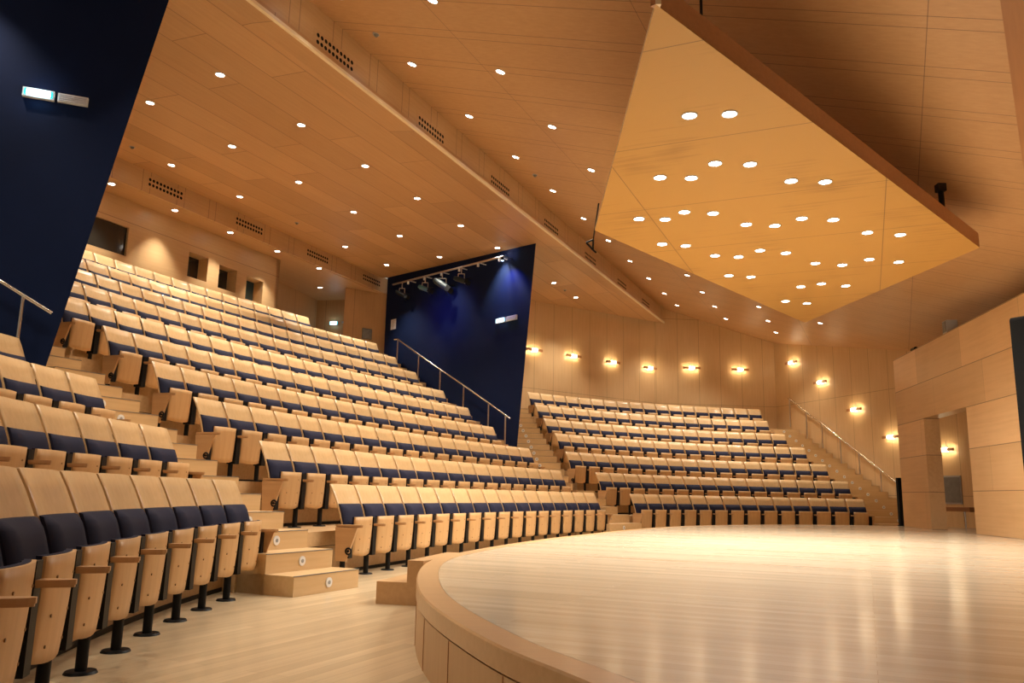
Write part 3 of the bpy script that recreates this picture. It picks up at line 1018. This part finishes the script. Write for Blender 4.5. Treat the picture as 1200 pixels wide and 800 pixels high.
# ------------------------------------------------------------------ sconces
def sconce(p, wd, label):
    """wd runs along the wall, room side is -Y of the local frame"""
    t = root('wall_sconce', frame(p, math.atan2(wd.y, wd.x)), label, 'wall lamp', 'wall sconces')
    m = MB(); m.box((0, -.008, 0), (.10, .016, .14)); m.cyl((0, 0, 0), (0, -.09, 0), .012, 8); m.cyl((0, -.02, .06), (.0, -.03, .22), .006, 6); part('bracket', m, M_steel, t)
    for sx in (-1, 1): part('shade', boxmb((sx * .195, -.10, 0), (.20, .05, .075)), M_canedge, t, 'brown side shade')
    m = MB(); m.cyl((-.09, -.10, 0), (.09, -.10, 0), .05, 12); part('bulb', m, M_bulb, t)
    for sx in (-.2, 0, .2):
        L = bpy.data.lights.new('sconce_glow', 'POINT'); L.energy = .8; L.color = (1, .78, .45); L.shadow_soft_size = .03
        o = bpy.data.objects.new('sconce_glow', L); COL.objects.link(o); o.parent = t; o.matrix_local = Matrix.Translation((sx, -.075, .07 if sx else .0))
        if sx == 0: o.location = (0, -.19, 0); L.energy = 1.6
        else:
            L2 = bpy.data.objects.new('sconce_glow', L); COL.objects.link(L2); L2.parent = t; L2.matrix_local = Matrix.Translation((sx, -.075, -.07))


S1 = [(.614, 23.724), (1.852, 24.656), (3.189, 25.663), (4.553, 26.691)]
for i, p in enumerate(S1):
    s = (Vector(p) - w1a).dot(W1D); sconce((*(w1a + W1D * s), 5.085), W1D, 'lit wall sconce above the right seats, %s rightwards from the blue wall' % ORD[i + 1])
W2D = (C2 - C1).normalized()
for i, p in enumerate([(6.05, 27.028), (7.721, 27.174)]):
    s = (Vector(p) - C1).dot(W2D); sconce((*(C1 + W2D * s), 5.17), W2D, 'lit wall sconce above the back row of right seats, ' + ('nearer the wall bend' if i == 0 else 'nearer the far corner'))
for i, p in enumerate([(9.277, 26.30, 5.309), (9.684, 24.971, 4.484), (10.105, 23.591, 3.499), (10.507, 22.279, 2.622), (11.03, 20.56, 2.193)]):
    s = (Vector(p[:2]) - C2).dot(W3D)
    sconce((*(C2 + W3D * s), p[2]), W3D, 'lit wall sconce over the right-hand stairs, %s going down' % ORD[i + 1] if i < 4 else 'lit wall sconce seen through the stage doorway')

# ------------------------------------------------------------------ handrails
def handrail(pts, posts, label, r=.022):
    o = Vector(pts[0])
    t = root('handrail', frame(o), label, 'handrail', 'stair handrails')
    m = MB(); m.tube([Vector(p) - o for p in pts], r, 10); part('rail', m, M_chrome, t)
    for a, b in posts:
        m = MB(); m.cyl(Vector(a) - o, Vector(b) - o, .018, 8); part('post', m, M_steel, t)
    return t


pr = [(-3.108, 22.49, 5.09), (-2.411, 21.706, 4.53), (-1.745, 20.957, 4.018), (-1.082, 20.211, 3.519), (-.43, 19.477, 3.012), (-.016, 19.012, 2.684)]
sh = Vector((-.10, -.09, 0))
handrail([Vector((-3.224, 22.62, 5.10)) + sh] + [Vector(p) + sh for p in pr] + [Vector((.09, 18.9, 2.60)) + sh], [(Vector(p) + sh, Vector((p[0], p[1], p[2] - .98)) + sh) for p in pr], 'steel handrail rising along the smaller blue wall')
pr = [(9.13, 26.43, 4.135), (9.371, 25.643, 3.63), (9.583, 24.947, 3.206), (9.815, 24.19, 2.715), (10.037, 23.463, 2.242), (10.275, 22.685, 1.74)]
handrail([(9.103, 26.516, 4.155)] + pr + [(10.444, 22.135, 1.386)], [(p, (p[0], p[1], p[2] - .92)) for p in pr], 'steel handrail down the stairs by the right side wall')
off = Vector((.043, -.112, 0)) * .9
dl = Vector((-.485, -.186, .299))
handrail([Vector((-4.933, 8.498, 2.665)), Vector((-5.418, 8.312, 2.964)), Vector((-5.418, 8.312, 2.964)) + dl * 4], [(Vector((-5.201, 8.395, 2.83)), Vector((-5.201, 8.395, 1.72))), (Vector((-5.201, 8.395, 2.83)) + dl * 2.2, Vector((-5.201, 8.395, 1.72)) + dl * 2.2)],
         'steel handrail on the tall blue wall behind the left seats')

# ------------------------------------------------------------------ signs
def exit_sign(p, d, w, h, label):
    t = root('exit_sign', frame(p, math.atan2(d.y, d.x)), label, 'sign', 'lit exit signs')
    m = boxmb((0, -.025, 0), (w, .05, h)); part('housing', m, M_white, t)
    m = boxmb((0, -.052, 0), (w * .76, .006, h * .74)); part('light_panel', m, M_exit, t)
    for sx in (-1, 1):
        m = MB()
        m.box((sx * w * .42, -.052, 0), (w * .05, .006, h * .6)); m.box((sx * w * .39, -.052, h * .3), (w * .07, .006, h * .12)); m.box((sx * w * .39, -.052, -h * .3), (w * .07, .006, h * .12))
        part('cyan_mark', m, M_exitc, t)
    L = bpy.data.lights.new('exit_glow', 'POINT'); L.energy = 1.6; L.color = (.45, .85, 1); L.shadow_soft_size = .08
    o = bpy.data.objects.new('exit_glow', L); COL.objects.link(o); o.parent = t; o.matrix_local = Matrix.Translation((0, -.12, 0))


def emergency_lamp(p, d, w, h, label):
    t = root('emergency_lamp', frame(p, math.atan2(d.y, d.x)), label, 'lamp', 'emergency lamps')
    m = boxmb((0, -.02, 0), (w, .04, h)); part('housing', m, M_white, t)
    m = MB()
    for i in range(4): m.box((0, -.045, (i - 1.5) * h * .2), (w * .9, .014, h * .14))
    m.box((.0, -.05, h * .1), (w * .08, .02, h * .2))
    part('diffuser', m, M_whitelens, t)


wld = Vector((.934, .358))
exit_sign((-5.369, 8.459, 5.158), wld, .315, .105, 'lit exit sign high on the tall blue wall at left')
emergency_lamp((-5.05, 8.581, 5.158), wld, .305, .10, 'unlit white emergency lamp beside the exit sign, tall blue wall')
bwd = (TIP.xy - P2.xy).normalized()
exit_sign((-.262, 19.469, 5.052), bwd, .36, .115, 'lit exit sign on the smaller blue wall')
emergency_lamp((.0, 19.176, 5.055), bwd, .36, .115, 'white emergency lamp next to exit sign, smaller blue wall')
t = root('notice_sheet', frame((-3.445, 23.05, 5.646), math.atan2(bwd.y, bwd.x)), 'pale notice sheet at the far edge of the smaller blue wall', 'notice')
part('sheet', boxmb((0, -.008, 0), (.26, .01, .30)), M_paper, t)
m = MB()
for i in range(6): m.box((-.02 * (i % 2), -.0145, .10 - i * .04), (.19 - .04 * (i % 3), .002, .008))
part('grey_lines', m, M_grey, t)
rb_d = Vector((.98, -.2)).normalized()
ex = r1 + (hall(9.0, 8.98) - r1).normalized() * .60
exit_sign((*ex, 5.94), (hall(9.0, 8.98) - r1).normalized(), .27, .12, 'small lit exit sign above the rear exit')
ex = r1 + (hall(9.0, 8.98) - r1).normalized() * .91
emergency_lamp((*ex, 5.965), (hall(9.0, 8.98) - r1).normalized(), .10, .06, 'tiny pale lamp right of the rear exit sign')
g = bx0 + bd * .735
t = root('wall_grille', frame((*g, 5.40), math.atan2(bd.y, bd.x)), 'square grey louvred grille on the wooden wall by the rear exit', 'grille')
part('frame', boxmb((0, -.006, 0), (.31, .014, .32)), M_dgrey, t)
m = MB()
for i in range(9): m.box((0, -.016, -.12 + i * .03), (.27, .012, .012))
part('louvres', m, M_grey, t)

# ------------------------------------------------------------------ lighting bar on the smaller blue wall
ba, bb = Vector((-3.254, 22.835, 6.73)), Vector((-.043, 19.222, 6.56))
wn = Vector((bwd.y, -bwd.x, 0))
if wn.y > 0: wn = -wn
ba, bb = ba + wn * .28, bb + wn * .28
t = root('lighting_bar', frame(ba), 'long steel pipe for spotlights high on the smaller blue wall', 'lighting bar')
m = MB(); m.cyl((0, 0, 0), bb - ba, .026, 10); m.cyl(bb - ba, bb - ba + Vector((.25, -.28, -.1)) * .0 - wn * .26, .02, 8); part('pipe', m, M_steel, t)
for f in (.16, .32, .48, .64, .80, .97):
    p = (bb - ba) * f
    m = MB(); m.cyl(p, p - wn * .26, .014, 6); m.cyl(p + Vector((0, 0, -.02)), p + Vector((0, 0, -.10)), .03, 8); part('bracket', m, M_white, t)


def spotlight(p, aim, label, big=1.0, body=None):
    p, aim = Vector(p), Vector(aim).normalized()
    t = root('stage_spotlight', frame(p), label, 'spotlight', 'spotlights on the lighting bar')
    m = MB(); m.cyl((0, 0, .0), (0, 0, -.16), .015, 6)
    m.cyl((-.10 * big, 0, -.16), (.10 * big, 0, -.16), .013, 6)
    for sx in (-.1, .1): m.cyl((sx * big, 0, -.16), (sx * big, 0, -.33), .012, 6)
    part('yoke', m, M_steel, t)
    c = Vector((0, 0, -.33))
    m = MB(); m.cyl(c - aim * .20 * big, c + aim * .14 * big, .085 * big, 12); m.cyl(c - aim * .26 * big, c - aim * .20 * big, .06 * big, 12); part('body', m, body or M_black, t)
    m = MB(); m.cyl(c + aim * .142 * big, c + aim * .15 * big, .075 * big, 12); part('lens', m, M_tealens, t)
    m = MB()
    u = aim.cross(Vector((0, 0, 1))).normalized(); w = u.cross(aim)
    for s, dd_ in ((1, w), (-1, w), (1, u), (-1, u)):
        b_ = c + aim * .15 * big + dd_ * s * .09 * big
        e = aim * .14 * big + dd_ * s * .06 * big
        k = (u if dd_ is w else w) * .07 * big
        m.add([b_ - k, b_ + k, b_ + k + e, b_ - k + e], [(0, 1, 2, 3)])
        m.add([b_ - k + e * .02 - dd_ * s * .004, b_ + k - dd_ * s * .004, b_ + k + e - dd_ * s * .004, b_ - k + e - dd_ * s * .004], [(3, 2, 1, 0)])
    part('barn_doors', m, M_black, t)


L_ = bb - ba
for f, aim, lb, big, bdy in ((.10, (.9, -.2, -.5), 'dark spotlight at the far end of the lighting bar', .75, M_black),
                             (.33, (.9, -.3, -.4), 'spotlight with a pale teal body, second along the lighting bar', .78, M_teal2),
                             (.49, (.85, -.2, -.6), 'largest grey spotlight in the middle of the lighting bar', 1.05, M_teal3),
                             (.66, (.95, -.25, -.35), 'slim spotlight with red edge, nearest on the lighting bar', .8, M_teal3)):
    spotlight(ba + L_ * f + Vector((0, 0, -.02)), aim, lb, big, bdy)
t = root('added_blue_lamp', frame(bb + wn * .03 + Vector((0, 0, -.09))), 'small added lamp casting blue light at the near bar end', 'lamp')  # added fixture, makes the blue glow on the wall
m = MB(); m.cyl((0, 0, .06), (0, 0, -.02), .035, 10); part('body', m, M_black, t)
m = MB(); m.cyl((0, 0, -.021), (0, 0, -.028), .03, 10); part('lens', m, glow('blue lens', (.5, .7, 1, 1), 9), t)
BLUE = (.03, .11, 1)
p = bb + wn * .06 + Vector((0, 0, -.13))
spot('blue_beam', p, p - wn * .30 + Vector((.0, 0, -.75)), 85, 105, .9, BLUE, t, .02)
p2 = bb + wn * .06 + Vector((0, 0, .05))
spot('blue_uplight', p2, p2 - wn * .25 + Vector((0, 0, .05)), 3, 100, .9, (.25, .55, 1), t, .02)
for f, e in ((.52, 26), (.36, 12)):
    p = ba + L_ * f + wn * .9 + Vector((0, 0, -.9))
    spot('blue_wash', p, p - wn * 1.0 + Vector((0, 0, -.25)), e * 1.5, 110, 1.0, (.05, .10, 1), bpy.data.objects['lighting_bar'], .05)  # added blue spots in mid-air off the bar, tinting the wall

# ------------------------------------------------------------------ odds and ends at the stage
t = root('black_post', frame((8.93, 18.78, HS)), 'narrow black post at the far end of the stage wall', 'post')
part('post', boxmb((0, 0, .54), (.13, .10, 1.08)), M_matt, t)
part('foot', boxmb((0, 0, .01), (.17, .14, .02)), M_matt, t)
p = B0 + SWD * 3.1
t = root('wall_speaker', frame((*(p + SWN * .13), 4.085), math.atan2(SWD.y, SWD.x)), 'small grey box speaker on top of the stage wall', 'speaker')
part('cabinet', boxmb((0, 0, .13), (.22, .20, .26)), M_grey, t)
part('grille', boxmb((-.0, -.105, .14), (.16, .012, .20)), M_dgrey, t)
part('side_grille', boxmb((-.113, .0, .14), (.010, .14, .18)), M_dgrey, t)
p = B0 + SWD * 1.05
t = root('small_spotlight', frame((*(p + SWN * .12), 4.085), math.atan2(SWD.y, SWD.x)), 'tiny black spotlight on top of the stage wall corner', 'spotlight')
m = MB(); m.cyl((-.1, 0, .07), (.14, 0, .06), .045, 10); part('body', m, M_black, t)
m = MB(); m.cyl((0, 0, 0), (0, 0, .05), .012, 6); m.box((0, 0, .004), (.10, .08, .008)); part('stand', m, M_black, t)
m = MB(); m.cyl((-.101, 0, .07), (-.108, 0, .07), .036, 10); part('lens', m, M_whitelens, t)
# tall black loudspeaker at the right edge of the stage
t = root('stage_loudspeaker', frame((5.50, 8.22, HS), .56), 'tall black loudspeaker cut off by the right edge of the photo', 'speaker')
m = MB()
pts = []
for i in range(24):
    a = 2 * PI * i / 24
    cx, cy = (.26 - .05) * (1 if math.cos(a) > 0 else -1), (1.22 - .05) * (1 if math.sin(a) > 0 else -1)
    pts.append((cx + .05 * math.cos(a), cy + .05 * math.sin(a) + 1.22))
k = len(pts)
m.add([(x, -.19, z) for x, z in pts] + [(x, .19, z) for x, z in pts], [tuple(range(k)), tuple(range(k, 2 * k))[::-1]] + [(i, (i + 1) % k, k + (i + 1) % k, k + i) for i in range(k)])
part('cabinet', m, M_matt, t)
m = boxmb((0, -.197, 1.25), (.42, .014, 2.1)); part('grille', m, M_black, t)

# behind the doorway: panel, rail and barrier on the side wall
s = (Vector((11.0, 20.47)) - C2).dot(W3D)
q = C2 + W3D * s
t = root('wall_picture', frame((*q, 1.2), math.atan2(W3D.y, W3D.x)), 'grey picture board on the wall behind the stage doorway', 'picture')
part('frame', boxmb((0, -.012, 0), (.56, .02, .70)), M_grey, t)
part('board', boxmb((0, -.025, 0), (.50, .012, .62)), M_dgrey, t)
t = root('corridor_table', frame((10.15, 19.35, HS), math.atan2(W3D.y, W3D.x)), 'orange-brown wooden table standing behind the stage doorway', 'table')
part('table_top', boxmb((0, 0, .40), (2.0, .45, .10)), M_canedge, t)
for x in (-.35, .12, .8):
    m = MB(); m.cyl((x, -.16, 0), (x, -.16, .36), .022, 8); part('leg', m, M_chrome, t)
t = root('equipment_case', frame((9.95, 19.9, HS), -1.1), 'low black case on the floor behind the stage doorway', 'case')
part('body', boxmb((0, 0, .07), (.5, .34, .14)), M_matt, t)
m = MB(); m.tube([(-.08, -.175, .08), (-.06, -.2, .1), (.06, -.2, .1), (.08, -.175, .08)], .01, 6); part('handle', m, M_black, t)

# ------------------------------------------------------------------ world, camera
w = bpy.data.worlds.new('hall air')
scn.world = w
w.use_nodes = True
bg = w.node_tree.nodes['Background']
bg.inputs[0].default_value = (1, .83, .64, 1)
bg.inputs[1].default_value = .32

cam = bpy.data.cameras.new('camera')
cam.sensor_width = 36
cam.lens = 950 / 1200 * 36
cam.clip_end = 200
co = bpy.data.objects.new('camera', cam)
COL.objects.link(co)
pit, rol = math.radians(10.701), math.radians(1.189)
F = Vector((0, math.cos(pit), math.sin(pit)))
R0 = Vector((1, 0, 0)); U0 = R0.cross(F)
Rv = R0 * math.cos(rol) + U0 * math.sin(rol)
Uv = -R0 * math.sin(rol) + U0 * math.cos(rol)
rot = Matrix((Rv, Uv, -F)).transposed()
co.matrix_world = Matrix.Translation((0, 0, .8566)) @ rot.to_4x4()
scn.camera = co
scn.view_settings.view_transform = 'Standard'
scn.view_settings.look = 'None'
scn.view_settings.gamma = 1
scn.view_settings.use_curve_mapping = False
scn.view_settings.exposure = 0.0
